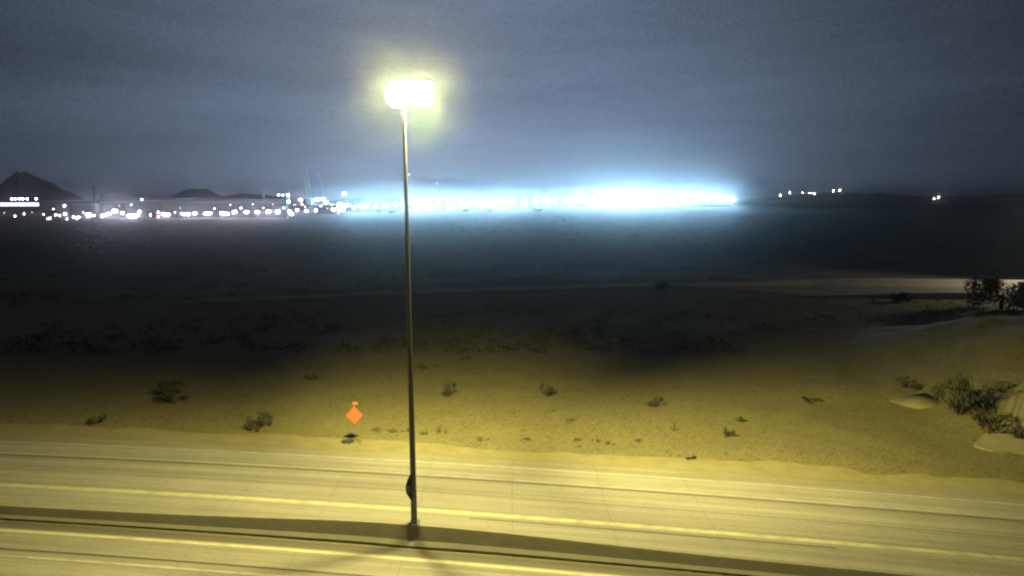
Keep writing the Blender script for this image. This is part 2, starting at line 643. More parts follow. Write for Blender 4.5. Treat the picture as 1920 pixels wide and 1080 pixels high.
THROW = [Vector((0.0, 1.0, 0)), Vector((0.84, 0.54, 0))]       # where each luminaire's optics throw the beam
AIMS = [Vector((-0.57, 0.82, 0)), Vector((0.90, 0.42, 0))]
REACH = [0.38, 0.46]
for a, reach, thr, tilt, gain in zip(AIMS, REACH, THROW, (R(46), R(51)), (0.75, 1.1)):
    a = a.normalized()
    side = Vector((-a.y, a.x, 0))
    root = Vector((lean, 0, H - 0.5))
    p1 = root + a * (reach * 0.35) + Vector((0, 0, 0.42))
    p2 = root + a * reach + Vector((0, 0, 0.55))
    MB().path([root, p1, p2], [0.045, 0.04, 0.035], 8).build('arm', M['steel'], lamp, True)
    # luminaire: a flattened teardrop housing with a bowl lens below
    cen = p2 + a * 0.30
    rings = []
    for u, w, hh in ((-0.56, 0.06, 0.05), (-0.36, 0.19, 0.12), (0.0, 0.28, 0.17), (0.36, 0.23, 0.14), (0.52, 0.10, 0.06)):
        rings.append([cen + a * u + side * (w * math.cos(q)) + Vector((0, 0, (hh if math.sin(q) > 0 else 0.03) * math.sin(q))) for q in [2 * math.pi * k / 12 for k in range(12)]])
    lum = MB().ring_surface(rings).build('luminaire', M['housing'], lamp, True)
    rings = []
    for dz, s in ((-0.035, 1.0), (-0.16, 0.97), (-0.30, 0.82), (-0.40, 0.45)):
        rings.append([cen + a * (0.42 * s * math.cos(q)) + side * (0.25 * s * math.sin(q)) + Vector((0, 0, dz)) for q in [2 * math.pi * k / 12 for k in range(12)]])
    MB().ring_surface(rings).build('lens', glow_mat('road', ROAD_LENS), lum, True)
    vis = []                                   # visor round the outer half, added to cut the light off towards the desert
    for q in [R(26 + 136 * k / 14) for k in range(15)]:
        dv = Vector((math.cos(q), math.sin(q), 0))
        zb = -0.45 - 0.47 * max(0.0, math.sin(q)) ** 0.8          # bell shape, longest on the outer side
        vis.append([cen + dv * r_ + Vector((0, 0, z_)) for r_, z_ in ((0.22, 0.10), (0.38, -0.02), (0.45, -0.22), (0.47, zb), (0.455, zb), (0.435, -0.22), (0.365, -0.035), (0.20, 0.085))])
    MB().ring_surface(vis).build('added_visor', M['housing'], lum)
    pd = bpy.data.lights.new('lamp_light', 'POINT')
    pd.energy = ROAD_POINT_W
    pd.color = ROAD_LAMP_COL
    pd.shadow_soft_size = 0.11
    po = link(bpy.data.objects.new('lamp_light', pd), lum)
    po.location = cen + Vector((0, 0, -0.52))
    ld = bpy.data.lights.new('lamp_light', 'SPOT')
    ld.energy = ROAD_SPOT_W * gain
    ld.color = ROAD_LAMP_COL
    ld.spot_size = R(60)
    ld.spot_blend = 1.0
    ld.shadow_soft_size = 0.16
    lo = link(bpy.data.objects.new('lamp_light', ld), lum)
    lo.location = cen + Vector((0, 0, -0.99))
    aim = (thr.normalized() * math.sin(tilt) + Vector((0, 0, -math.cos(tilt))))
    lo.rotation_euler = aim.to_track_quat('-Z', 'Y').to_euler()

# ================================================================== orange warning sign on its stand
sb = on_ground(666, 830)
sc_ = at(666, 777, sb.y).z
sign = empty('warning_sign', (sb.x, sb.y, ground_z(sb.x, sb.y)), R(8))
tag(sign, 'small orange diamond warning sign standing on the dirt shoulder left of the lamp', 'sign')
zc, hd = sc_, 0.56


def diamond(mb, half, y0, y1, zc):
    vs = []
    for y in (y0, y1):
        vs += [(0, y, zc - half), (half * 0.9, y, zc), (0, y, zc + half), (-half * 0.9, y, zc)]
    return mb.add(vs, [(0, 1, 2, 3), (7, 6, 5, 4), (0, 4, 5, 1), (1, 5, 6, 2), (2, 6, 7, 3), (3, 7, 4, 0)])


panel = diamond(MB(), hd, -0.02, 0.0, zc).build('panel', M['orange'], sign)
for k in range(4):                        # black border line, four strips just proud of the sheet
    c = [Vector((0, -0.024, zc - hd * 0.88)), Vector((hd * 0.79, -0.024, zc)), Vector((0, -0.024, zc + hd * 0.88)), Vector((-hd * 0.79, -0.024, zc))]
    MB().tube(c[k], c[(k + 1) % 4], 0.008, n=4).build('border', M['black'], panel)
MB().tube((0, 0.02, 0.25), (0, 0.02, zc + hd + 0.06), 0.016, n=6).build('mast', M['steel'], sign)
for sx in (-1, 1):
    for sy in (-1, 1):
        MB().path([(0.04 * sx, 0.02, 0.28), (0.42 * sx, 0.36 * sy, 0.0)], [0.018, 0.018], 6).build('leg', M['dark'], sign)
for k, dx in enumerate((-0.10, 0.0, 0.09)):
    MB().tube((0, 0.02, zc + hd), (dx, 0.02, zc + hd + 0.26), 0.007, n=4).build('flag_staff', M['steel'], sign)
    MB().add([(dx, 0.02, zc + hd + 0.26), (dx + 0.12, 0.035, zc + hd + 0.22), (dx + 0.10, 0.02, zc + hd + 0.10), (dx * 0.7, 0.02, zc + hd + 0.12),
              (dx, 0.03, zc + hd + 0.26), (dx + 0.12, 0.045, zc + hd + 0.22), (dx + 0.10, 0.03, zc + hd + 0.10), (dx * 0.7, 0.03, zc + hd + 0.12)],
             [(0, 1, 2, 3), (7, 6, 5, 4), (0, 4, 5, 1), (1, 5, 6, 2), (2, 6, 7, 3), (3, 7, 4, 0)]).build('flag', M['orange'], sign)
# black sandbag weighing the stand down
bm = bmesh.new()
bmesh.ops.create_icosphere(bm, subdivisions=2, radius=1)
for v in bm.verts:
    q = v.co
    k = 1 + 0.15 * noise.noise(q * 2.0)
    v.co = Vector((q.x * 0.40 * k, q.y * 0.24 * k, max(-0.10, q.z * 0.17 * k)))
me = bpy.data.meshes.new('sandbag')
bm.to_mesh(me)
bm.free()
me.materials.append(M['dark'])
bag = link(bpy.data.objects.new('sandbag', me))
bp_ = on_ground(656, 828)
bag.location = (bp_.x - 0.12, bp_.y - 0.12, ground_z(bp_.x, bp_.y - 0.12) + 0.10)
bag.rotation_euler = (0, 0, R(12))
tag(bag, 'black sandbag lying at the foot of the orange warning sign', 'sandbag')

# ================================================================== shrubs
def leaf_cloud(rx, rz, n, leaf, seed, clumps=14, droop=0.0):
    rnd = random.Random(seed)
    mb = MB()
    cl = []
    for _ in range(clumps):
        a, r = rnd.uniform(0, 2 * math.pi), math.sqrt(rnd.random()) * 0.8
        cl.append((Vector((math.cos(a) * r * rx, math.sin(a) * r * rx, rz * rnd.uniform(0.2, 1.0) * (1 - 0.5 * r * r))), rnd.uniform(0.14, 0.34) * rx))
    for _ in range(n):
        c, r = rnd.choice(cl)
        d = Vector((rnd.gauss(0, 1), rnd.gauss(0, 1), rnd.gauss(0, 0.9))).normalized() * r * rnd.random() ** 0.4
        p = c + d
        if p.z < 0.02:
            p.z = 0.02 + rnd.random() * 0.1
        u = Vector((rnd.gauss(0, 1), rnd.gauss(0, 1), rnd.gauss(0.4, 1))).normalized()
        w = u.orthogonal().normalized()
        w = Matrix.Rotation(rnd.uniform(0, 6.28), 3, u) @ w
        l = leaf * rnd.uniform(0.6, 1.4)
        mb.add([p - w * l * 0.3, p + u * l, p + w * l * 0.3, p - u * l * 0.25], [(0, 1, 2, 3)])
    return mb, cl


def shrub_meshes(rx, rz, n, leaf, seed, mat, clumps=14):
    mb, cl = leaf_cloud(rx, rz, n, leaf, seed, clumps)
    fm = mb.mesh('foliage')
    fm.materials.append(mat)
    tb = MB()
    for c, r in cl:
        tb.path([Vector((c.x * 0.08, c.y * 0.08, -0.05)), Vector((c.x * 0.55, c.y * 0.55, c.z * 0.5)), c], [0.03, 0.02, 0.008], 5)
    tm = tb.mesh('stems')
    tm.materials.append(M['twig'])
    return fm, tm


SHRUB_KINDS = [
    shrub_meshes(1.0, 0.95, 1300, 0.085, 11, M['leaf'], 16),
    shrub_meshes(1.0, 1.05, 900, 0.085, 12, M['leaf'], 11),
    shrub_meshes(1.0, 0.9, 1100, 0.095, 13, M['leaf_green'], 13),
    shrub_meshes(1.0, 0.8, 420, 0.12, 14, M['straw'], 9),
    shrub_meshes(1.0, 0.95, 3600, 0.055, 15, M['leaf_green'], 30),
]


def shrub(px, py, wide, tall, kind, label, group=None, name='desert_shrub', cat='shrub', rot=None):
    p = on_ground(px, py)
    for _ in range(3):
        p = on_ground(px, py, ground_z(p.x, p.y))
    o = empty(name, (p.x, p.y, ground_z(p.x, p.y) - 0.02), random.uniform(0, 6.28) if rot is None else rot)
    fm, tm = SHRUB_KINDS[kind]
    for nm, me in (('foliage', fm), ('stems', tm)):
        c = link(bpy.data.objects.new(nm, me), o)
        c.scale = (wide / 2, wide / 2, tall)
    tag(o, label, cat, group)
    return o


GR = 'desert shrubs on the lit ground'
shrub(322, 748, 3.6, 1.45, 0, 'widest dark shrub, in the dim ground at far left', GR)
shrub(486, 803, 1.95, 1.05, 0, 'rounded dark shrub left of the orange sign', GR)
shrub(842, 740, 1.55, 1.15, 1, 'olive shrub just right of the lamp pole', GR)
shrub(1026, 742, 1.6, 1.05, 1, 'olive shrub in the middle of the lit ground', GR)
shrub(1230, 761, 1.4, 0.8, 1, 'sparse shrub where the light fades right of the middle', GR)
shrub(828, 810, 0.85, 0.42, 3, 'small brown weed beside the lamp pole below the olive shrub', GR)
shrub(1366, 818, 0.9, 0.62, 2, 'small green bush right of the middle on bright yellow ground', GR)
shrub(186, 793, 1.5, 0.7, 1, 'low dim shrub near the left edge of the picture', GR)
shrub(582, 712, 1.3, 0.55, 1, 'faint low shrub left of the pole near the edge of the light', GR)
shrub(800, 688, 2.2, 0.5, 3, 'flat dry weeds right of the pole at the far edge of the light', GR)
shrub(872, 674, 1.6, 0.5, 3, 'faint dry weed clump above the olive shrub by the pole', GR)
shrub(1071, 791, 1.2, 0.22, 3, 'flat dark weed patch below the middle olive shrub', GR)
shrub(1390, 789, 1.0, 0.25, 2, 'flat green weed above the small green bush', GR)
shrub(1262, 808, 0.35, 0.75, 3, 'single thin upright weed stalk on bright ground', GR)
shrub(1520, 752, 1.6, 0.35, 2, 'thin slanting weed strip right of the flat green weed', GR)
weeds = [(708, 807, .9, .25), (735, 808, 1.0, .22), (762, 809, .8, .2), (795, 812, .9, .2), (905, 824, 1.0, .2), (985, 826, .9, .2), (1082, 827, .8, .2), (1117, 828, .7, .25), (1144, 832, .8, .2), (1198, 828, .7, .2)]
for k, (px, py, w_, h_) in enumerate(weeds):
    shrub(px, py, w_, h_, 3, '%s small dry weed tuft from the left in the row along the road edge' % ORD[k], 'row of dry weed tufts along the road edge', 'weed_tuft', 'weed')

# green bush and neighbours on the embankment at the right
shrub(1800, 770, 3.9, 2.7, 4, 'large green bush on the embankment near the right edge', 'embankment bushes')
shrub(1880, 738, 3.6, 1.3, 0, 'dark low bush beside the large green bush at the right edge', 'embankment bushes')
shrub(1700, 725, 2.2, 0.9, 1, 'dim shrub above the pale sand patch left of the green bush', 'embankment bushes')
shrub(1895, 676, 2.4, 0.8, 3, 'dry weeds on the embankment top at the right edge', 'embankment bushes')

# piece of tyre tread on the shoulder
tp = on_ground(1297, 858)
tb = MB()
tr = []
for i in range(9):
    t = i / 8
    ang = R(-60 + 120 * t)
    c = Vector((0.48 * math.sin(ang), 0.10 * math.sin(t * 9), 0.10 + 0.13 * math.cos(ang)))
    wv = 0.10 + 0.03 * math.sin(t * 17)
    tr.append([c + Vector((0, -wv, -0.012)), c + Vector((0, wv, -0.012)), c + Vector((0, wv, 0.02)), c + Vector((0, -wv, 0.02))])
tb.ring_surface(tr)
ty = tb.build('tyre_scrap', M['dark'], None, True)
ty.location = (tp.x, tp.y, ground_z(tp.x, tp.y) - 0.15)
ty.rotation_euler = (R(6), 0, R(38))
tag(ty, 'curled black tyre scrap lying on the shoulder beyond the edge line', 'tyre scrap')

# concrete slope paving of the overpass at the right edge
def drape(px, py, lift):
    q = on_ground(px, py, 0)
    for _ in range(14):
        q = on_ground(px, py, ground_z(q.x, q.y))
    return Vector((q.x, q.y, ground_z(q.x, q.y) + lift))


NU, NV = 14, 8
grid = []
for i in range(NU + 1):
    u = i / NU
    px = 1826 + 170 * u
    lo_y, hi_y = 838 + 30 * u + 3 * math.sin(u * 9), 834 - 104 * u ** 0.85
    for j in range(NV + 1):
        grid.append(drape(px, lo_y + (hi_y - lo_y) * j / NV, 0.10))
k = NV + 1
sp = MB().add(grid, [(i * k + j, (i + 1) * k + j, (i + 1) * k + j + 1, i * k + j + 1) for i in range(NU) for j in range(NV)])
rim = [i * k for i in range(NU + 1)] + [NU * k + j for j in range(1, k)] + [i * k + NV for i in range(NU - 1, -1, -1)] + [j for j in range(NV - 1, 0, -1)]
b0_ = len(sp.v)
sp.v += [(sp.v[r][0], sp.v[r][1], sp.v[r][2] - 0.5) for r in rim]
sp.f += [(rim[i], b0_ + i, b0_ + (i + 1) % len(rim), rim[(i + 1) % len(rim)]) for i in range(len(rim))]
so = sp.build('slope_paving', M['slope'])
tag(so, 'pale concrete slope paving at the right edge', kind='structure')

# pale sand patch at the foot of the embankment
pp = [(1668, 752), (1700, 742), (1735, 738), (1760, 748), (1757, 762), (1722, 767), (1690, 760)]
P = []
for px, py in pp:
    q = on_ground(px, py, 0)
    for _ in range(12):
        q = on_ground(px, py, ground_z(q.x, q.y))
    P.append(Vector((q.x, q.y, ground_z(q.x, q.y) + 0.02)))
cen = sum(P, Vector()) / len(P) + Vector((0, 0, 0.03))
n = len(P)
mo = MB().add(P + [cen] + [p - Vector((0, 0, 0.5)) for p in P], [(i, (i + 1) % n, n) for i in range(n)] + [(i, n + 1 + i, n + 1 + (i + 1) % n, (i + 1) % n) for i in range(n)]).build('sand_mound', M['sand'], None, True)
tag(mo, 'pale low mound of bare sand left of the green bush', kind='structure')

# ================================================================== frontage road with its low walls
def front_pt(x, o, z):
    return Vector((x, front_y(x) + o, z))


ss = [30 + 4 * i for i in range(32)]
vs, fs, uv = [], [], []
for s in ss:
    for o in [-0.7 - 12.6 * smooth(26, 52, s) * q for q in (1.0, 0.66, 0.33, 0.0)]:
        vs.append(front_pt(s, o, 0.06))
        uv.append((s, o))
for i in range(len(ss) - 1):
    for j in range(3):
        fs.append((i * 4 + j, (i + 1) * 4 + j, (i + 1) * 4 + j + 1, i * 4 + j + 1))
me = bpy.data.meshes.new('road')
me.from_pydata([tuple(v) for v in vs], [], fs)
ul = me.uv_layers.new(name='UVMap')
for lp in me.loops:
    ul.data[lp.index].uv = uv[lp.vertex_index]
me.materials.append(M['far_road'])
fr = link(bpy.data.objects.new('road', me))
tag(fr, 'dim frontage road crossing the dark desert', kind='structure')


def wall_run(name, s0, s1, o, hfun, w, label):
    rings = []
    k = int((s1 - s0) / 4) + 1
    for i in range(k + 1):
        s = s0 + (s1 - s0) * i / k
        h_ = hfun(s)
        rings.append([front_pt(s, o - w / 2, -0.3), front_pt(s, o + w / 2, -0.3), front_pt(s, o + w * 0.32, h_), front_pt(s, o - w * 0.32, h_)])
    ob = MB().ring_surface(rings).build(name, M['pale_concrete'])
    tag(ob, label, 'wall')
    return ob


wall_run('roadside_wall', -48, 150, 0.0, lambda s: 0.42 + 0.95 * smooth(30, 62, s), 0.5, 'long pale low wall along the far side of the dim frontage road')
wall_run('roadside_wall', 42, 71, -14.0, lambda s: 0.35 + 0.6 * smooth(44, 66, s), 0.5, 'short pale low wall on the near side of the frontage road at right')

# street lamp of the frontage road, standing just past the right of the view
lp2 = empty('street_lamp', tuple(front_pt(93, -3.0, 0.0)))
tag(lp2, 'street lamp lighting the frontage road from beyond the right edge', 'street lamp')
MB().tube((0, 0, -0.1), (0, 0, 10.5), 0.12, 0.07, 10).build('pole', M['steel'], lp2, True)
MB().path([(0, 0, 10.3), (-0.6, -0.9, 10.9), (-1.1, -2.2, 11.0)], [0.05, 0.045, 0.04], 8).build('arm', M['steel'], lp2, True)
l2 = MB().box((-1.25, -2.55, 11.03), (0.35, 0.8, 0.14), R(-20)).build('luminaire', M['housing'], lp2)
MB().box((-1.25, -2.55, 10.93), (0.28, 0.6, 0.06), R(-20)).build('lens', glow_mat('road', 400), l2)
ld = bpy.data.lights.new('lamp_light', 'SPOT')
ld.energy = 19000
ld.color = (1.0, 0.93, 0.72)
ld.spot_size = R(140)
ld.spot_blend = 0.5
ld.shadow_soft_size = 0.12
lo = link(bpy.data.objects.new('lamp_light', ld), l2)
lo.location = (-1.25, -2.55, 10.75)
aim = Vector((-0.78, -0.05, -0.62))
lo.rotation_euler = aim.to_track_quat('-Z', 'Y').to_euler()

# ================================================================== dark trees and scrub on the plain
def tree(px, depth, tall, wide, seed, label, group='trees on the dark plain'):
    p = at(px, 400, depth)
    z = ground_z(p.x, p.y)
    o = empty('mesquite_tree', (p.x, p.y, z - 0.05))
    mb, cl = leaf_cloud(wide / 2, tall * 0.72, 5200 if depth < 200 else 1100, (0.034 if depth < 200 else 0.055) * wide, seed, 26)
    lift = tall * (0.05 if depth < 200 else 0.26)
    mb.v = [(a, b_, c + lift) for a, b_, c in mb.v]
    mb.build('crown', M['leaf'], o)
    tb = MB().path([(0, 0, -0.2), (0.08, 0.05, tall * 0.22), (0.02, -0.04, tall * 0.36)], [0.05 * tall, 0.035 * tall, 0.03 * tall], 8)
    for c, r in cl[:9]:
        tb.path([(0.02, -0.04, tall * 0.32), (c.x * 0.5, c.y * 0.5, lift + c.z * 0.55), (c.x, c.y, c.z + lift)], [0.022 * tall, 0.014 * tall, 0.006 * tall], 5)
    tb.build('trunk', M['twig'], o)
    return tag(o, label, 'tree', group)


tree(1893, 92, 5.4, 9.0, 51, 'dark spreading tree in front of the pale wall at the right edge')
tree(1700, 99, 2.0, 3.0, 52, 'low dark tree against the near pale wall on the right')
tree(1246, 112, 1.9, 3.2, 53, 'low dark tree by the dim frontage road right of the middle')
tree(642, 600, 3.4, 6.5, 54, 'small tree in silhouette against the start of the bright glare left of the pole')
tree(711, 620, 4.0, 6.0, 55, 'small tree in silhouette against the bright glare just left of the pole')
tree(734, 640, 3.2, 7.0, 56, 'low tree in silhouette against the glare nearest the pole')
tree(873, 690, 3.8, 8.0, 57, 'tree in silhouette against the glare right of the pole')
tree(916, 700, 3.4, 9.0, 58, 'wide low tree in silhouette against the middle of the glare')
tree(1010, 760, 3.0, 10.0, 59, 'flat low tree under the white glare in the middle')
tree(106, 430, 2.6, 5.0, 60, 'low tree among the small lamps at far left')
tree(262, 470, 2.8, 5.0, 61, 'low tree in front of the lit buildings right of the utility pole')

sb_ = MB()
rnd = random.Random(99)
k = 0
while k < 2600:
    y = 66 + 560 * rnd.random() ** 1.7
    x = rnd.uniform(-0.8, 0.8) * y
    if abs(front_dist(x, y)) < 10 or (x > 22 and y < 78):
        continue
    k += 1
    z = ground_z(x, y)
    w_ = rnd.uniform(0.4, 1.3) * (1.0 if y < 200 else 1.6)
    h_ = w_ * rnd.uniform(0.5, 1.0)
    for _ in range(26 if y < 150 else 12):
        a, r = rnd.uniform(0, 6.28), math.sqrt(rnd.random())
        p = Vector((x + math.cos(a) * r * w_, y + math.sin(a) * r * w_, z + h_ * rnd.random() * (1.05 - 0.6 * r * r)))
        u = Vector((rnd.gauss(0, 1), rnd.gauss(0, 1), rnd.gauss(0.5, 1))).normalized()
        q = u.orthogonal().normalized()
        l = 0.24 * w_ * rnd.uniform(0.6, 1.4)
        sb_.add([p - q * l * 0.4, p + u * l, p + q * l * 0.4], [(0, 1, 2)])
scrub = sb_.build('desert_scrub', M['leaf'])
tag(scrub, 'dark low scrub covering the unlit desert plain', 'scrub', kind='stuff')

# ================================================================== hills
def ridge(name, depth, prof, label, thick, seed):
    """prof: (px, py) crest line; a hill with real depth behind it"""
    xs, top = [], []
    rows = 7
    k = 90
    a, b_ = prof[0][0], prof[-1][0]
    vs = []
    for i in range(k + 1):
        px = a + (b_ - a) * i / k
        for (x0, y0), (x1, y1) in zip(prof, prof[1:]):
            if x0 <= px <= x1:
                py = y0 + (y1 - y0) * (px - x0) / (x1 - x0)
                break
        p = at(px, py, depth)
        hgt = max(p.z, 0.0) + 2.0 * noise.fractal(Vector((px * 0.08, seed, 0.3)), 1.0, 2.0, 4) * max(0.15, min(1, p.z / 60))
        for j in range(rows + 1):
            t = j / rows * 2 - 1
            s = max(0.0, 1 - abs(t) ** 1.3)
            bump = 1 + 0.22 * noise.fractal(Vector((px * 0.03, t * 2.0, seed + 4.0)), 1.0, 2.0, 4) * (1 - abs(1 - s) * 0 if s < 0.98 else 0)
            vs.append((p.x * (1 + t * thick / depth), depth + t * thick, -3 + (hgt + 3) * s * (bump if s < 0.98 else 1)))
    n_ = rows + 1
    fs = [(i * n_ + j, (i + 1) * n_ + j, (i + 1) * n_ + j + 1, i * n_ + j + 1) for i in range(k) for j in range(rows)]
    o = MB().add(vs, fs).build(name, M['hill'], None, True)
    return tag(o, label, kind='structure')


ridge('hill', 1900, [(-160, 372), (-70, 356), (-20, 350), (4, 341), (22, 331), (30, 321), (44, 318), (58, 322), (74, 326), (92, 338), (110, 350), (132, 358), (150, 369), (175, 385)], 'dark peaked butte at the left edge', 330, 1.0)
ridge('hill', 2300, [(180, 385), (188, 363), (205, 360), (218, 366), (235, 361), (250, 366), (275, 371), (310, 372), (335, 360), (356, 353), (374, 352), (398, 358), (416, 366), (470, 362), (520, 368), (580, 374), (640, 385)], 'low dark hills behind the left buildings', 300, 2.0)
ridge('hill', 2700, [(1330, 392), (1400, 376), (1450, 368), (1500, 363), (1580, 360), (1660, 362), (1740, 368), (1840, 366), (1920, 362), (2080, 355), (2300, 372)], 'low dark ridge at the right horizon', 350, 3.0)

# ================================================================== the lit town and building site on the horizon
def building(name, px0, px1, py_top, depth, mat, label, deep=30.0, band=None, wall_lamps=(), lamp_kind='cool', lamp_s=250.0, doors=(), group=None, parapet=0.0):
    a, b_ = at(px0, py_top, depth), at(px1, py_top, depth)
    gz = ground_z((a.x + b_.x) / 2, depth)
    w_, h_ = b_.x - a.x, a.z - gz
    o = empty(name, ((a.x + b_.x) / 2, depth, gz))
    MB().box((0, deep / 2, h_ / 2 - 0.5), (w_, deep, h_ + 1.0)).build('wall', mat, o)
    MB().box((0, deep / 2, h_ + 0.25), (w_ + 0.8, deep + 0.8, 0.5)).build('roof', M['roof'], o)
    if parapet:
        MB().box((0, -0.12, h_ - parapet / 2 - 0.05), (w_ + 0.3, 0.2, parapet)).build('parapet_band', M['wall_grey'], o)
    npan = max(2, int(w_ / 12))
    for i in range(1, npan):                       # vertical cladding seams
        MB().box((-w_ / 2 + w_ * i / npan, -0.03, h_ * 0.45), (0.3, 0.06, h_ * 0.82)).build('seam', M['wall_dark'], o)
    for d0, d1, dh in doors:
        x0, x1 = at(d0, 400, depth).x - o.location.x, at(d1, 400, depth).x - o.location.x
        MB().box(((x0 + x1) / 2, -0.06, dh / 2), (x1 - x0, 0.12, dh)).build('dock_door', M['wall_dark'], o)
    for lx, ly, lw, ls in wall_lamps:
        q = at(lx, ly, depth)
        f_ = MB().box((q.x - o.location.x, -0.30, q.z - gz + 0.35), (lw * 1.1, 0.6, 0.18)).build('wall_lamp', M['housing'], o)
        MB().box((q.x - o.location.x, -0.33, q.z - gz), (lw, 0.4, min(1.0, 0.35 + 0.2 * lw))).build('lens', glow_mat(lamp_kind, ls * 2.5), f_)
    return tag(o, label, 'building', group), w_, h_


# left edge: glazed hall with a bright ribbon of windows and lamps on its roof
b0, w_, h_ = building('glazed_hall', -60, 76, 378, 600, M['wall_dark'], 'long dark hall with a bright white ribbon of windows at the left edge', 35)
nw = 16
for i in range(nw):
    x = -w_ / 2 + w_ * (i + 0.5) / nw
    wd = MB().box((x, -0.10, h_ - 2.4), (w_ / nw * 0.94, 0.2, 3.0)).build('window', M['wall_grey'], b0)
    MB().box((x, -0.24, h_ - 2.4), (w_ / nw * 0.86, 0.1, 2.6)).build('pane', glow_mat('dim', 3.2), wd)
for px in (21, 28, 35, 42, 50, 67):
    x = at(px, 374, 600).x - b0.location.x
    rl = MB().tube((x, 1.0, h_ + 0.4), (x, 1.0, h_ + 2.2), 0.12, n=6).build('roof_lamp', M['steel'], b0)
    MB().box((x, 0.7, h_ + 2.3), (0.7, 0.7, 0.8)).build('lens', glow_mat('cool', 60), rl)

building('storage_shed', 72, 130, 377, 575, M['wall_grey'], 'pale grey shed right of the bright window ribbon at far left', 30,
         wall_lamps=[(121, 386, 0.7, 60), (122, 401, 0.8, 120), (105, 403, 0.6, 25)])
building('storage_shed', 134, 170, 384, 560, M['wall_grey'], 'low grey shed left of the dark utility pole', 25,
         wall_lamps=[(138, 407, 0.6, 50), (148, 407, 0.6, 40), (166, 402, 2.2, 420)])
building('lit_hall', 186, 232, 380, 545, M['wall_dark'], 'dark hall with a large round floodlight right of the utility pole', 30,
         wall_lamps=[(193, 405, 1.0, 120), (202, 401, 1.2, 260), (215, 395, 2.2, 520), (230, 399, 1.0, 160)])
building('lit_hall', 234, 266, 379, 540, M['wall_grey'], 'pale square hall over a wide white dock light', 28,
         wall_lamps=[(243, 404, 2.0, 330), (254, 404, 2.4, 420), (262, 397, 0.8, 60)])
building('tan_hall', 270, 329, 377, 535, M['wall_tan'], 'tan hall with a small red light and one white lamp', 30,
         wall_lamps=[(308, 401, 1.6, 260), (316, 402, 1.4, 200), (297, 398, 0.5, 30)], doors=[(276, 290, 5.5), (318, 327, 5.5)])
wl = [(344, 401, 1.6, 260), (353, 401, 1.6, 260), (366, 400, 1.4, 200), (386, 400, 1.4, 210), (394, 400, 1.2, 170), (417, 399, 1.8, 330), (427, 401, 1.2, 200), (440, 397, 1.6, 330), (462, 397, 1.6, 330), (483, 397, 1.6, 330), (504, 396, 1.8, 330), (521, 397, 1.7, 330)]
building('warehouse', 331, 536, 373, 520, M['wall_dark'], 'long dark warehouse with pale parapet and a row of round white wall lamps', 5, wall_lamps=wl, doors=[(370, 382, 4.5), (400, 412, 4.5), (446, 456, 4.5), (468, 478, 4.5), (489, 499, 4.5)], parapet=3.2)
building('site_office', 538, 632, 384, 640, M['wall_dark'], 'dark low hall with white lamps under the crane booms', 30,
         wall_lamps=[(543, 396, 1.5, 150), (547, 402, 1.5, 150), (557, 394, 1.3, 110), (575, 395, 1.5, 140), (592, 394, 1.4, 130), (625, 393, 2.0, 240)])

# the great floodlit halls in the middle
building('floodlit_hall', 640, 752, 374, 800, M['wall_white'], 'white floodlit hall in the glare left of the lamp pole', 60, group='floodlit halls in the glare')
building('floodlit_hall', 770, 836, 376, 850, M['wall_white'], 'white floodlit hall in the glare just right of the lamp pole', 60, group='floodlit halls in the glare')
building('floodlit_hall', 846, 990, 374, 960, M['wall_white'], 'long floodlit hall in the middle of the glare', 70, group='floodlit halls in the glare')
building('floodlit_hall', 1000, 1096, 366, 1080, M['wall_white'], 'tall floodlit hall left of the widest glare', 80, group='floodlit halls in the glare')
building('floodlit_hall', 1104, 1372, 362, 1250, M['wall_white'], 'largest floodlit hall inside the widest white glare', 90, group='floodlit halls in the glare')
building('stair_tower', 1014, 1027, 356, 1060, M['wall_white'], 'left of two small lit towers standing above the glare', 12, group='lit towers above the glare')
building('stair_tower', 1060, 1069, 359, 1060, M['wall_white'], 'right of two small lit towers standing above the glare', 10, group='lit towers above the glare')


def make_mast(px, py, depth, strength, kind='flood', w_=1.3, label='floodlight mast hidden in the white glare on the horizon', group='floodlight masts in the glare', name='floodlight_mast', cat='floodlight', hh=0.9):
    q = at(px, py, depth)
    gz = ground_z(q.x, depth)
    o = empty(name, (q.x, depth, gz))
    zt = max(2.0, q.z - gz)
    MB().tube((0, 0.4, -0.3), (0, 0.4, zt), 0.14, 0.08, 6).build('pole', M['steel'], o)
    hd_ = MB().box((0, 0.22, zt), (w_ * 1.15, 0.3, hh * 1.15)).build('lamp_head', M['housing'], o)
    MB().box((0, 0.0, zt), (w_, 0.12, hh)).build('lens', glow_mat(kind, strength), hd_)
    return tag(o, label, cat, group)


rnd = random.Random(5)
# left part of the glare: separate bulges
for px, py, d, s in [(652, 384, 690, 500), (664, 389, 690, 700), (676, 386, 700, 1500), (690, 384, 705, 1500), (704, 387, 700, 800), (722, 386, 720, 500),
                     (742, 383, 730, 900), (762, 380, 740, 1500), (778, 381, 740, 2200), (790, 382, 745, 1900), (806, 383, 750, 1000), (824, 385, 760, 500),
                     (612, 380, 690, 300), (636, 382, 690, 350), (646, 386, 690, 500), (840, 384, 790, 700), (848, 384, 800, 1100), (862, 381, 810, 1700), (884, 382, 830, 1300), (902, 379, 850, 2000), (918, 381, 850, 1500), (930, 382, 880, 1300), (944, 381, 900, 1600),
                     (962, 380, 900, 1600), (984, 379, 950, 1800), (1004, 377, 950, 1400), (1021, 372, 980, 1800), (1040, 376, 1000, 1700), (1064, 374, 1020, 2000), (1084, 374, 1030, 2400)]:
    make_mast(px, py, d, s * FLOOD_GAIN * (0.95 if px < 840 else 1.05))
for i in range(21):
    px = 1100 + i * 13.7
    s = 2000 if i < 12 else 1350
    make_mast(px, 374 + rnd.uniform(-5, 4), 1100 + rnd.uniform(-30, 40), s * FLOOD_GAIN * rnd.uniform(0.8, 1.2), w_=1.6, hh=1.1)

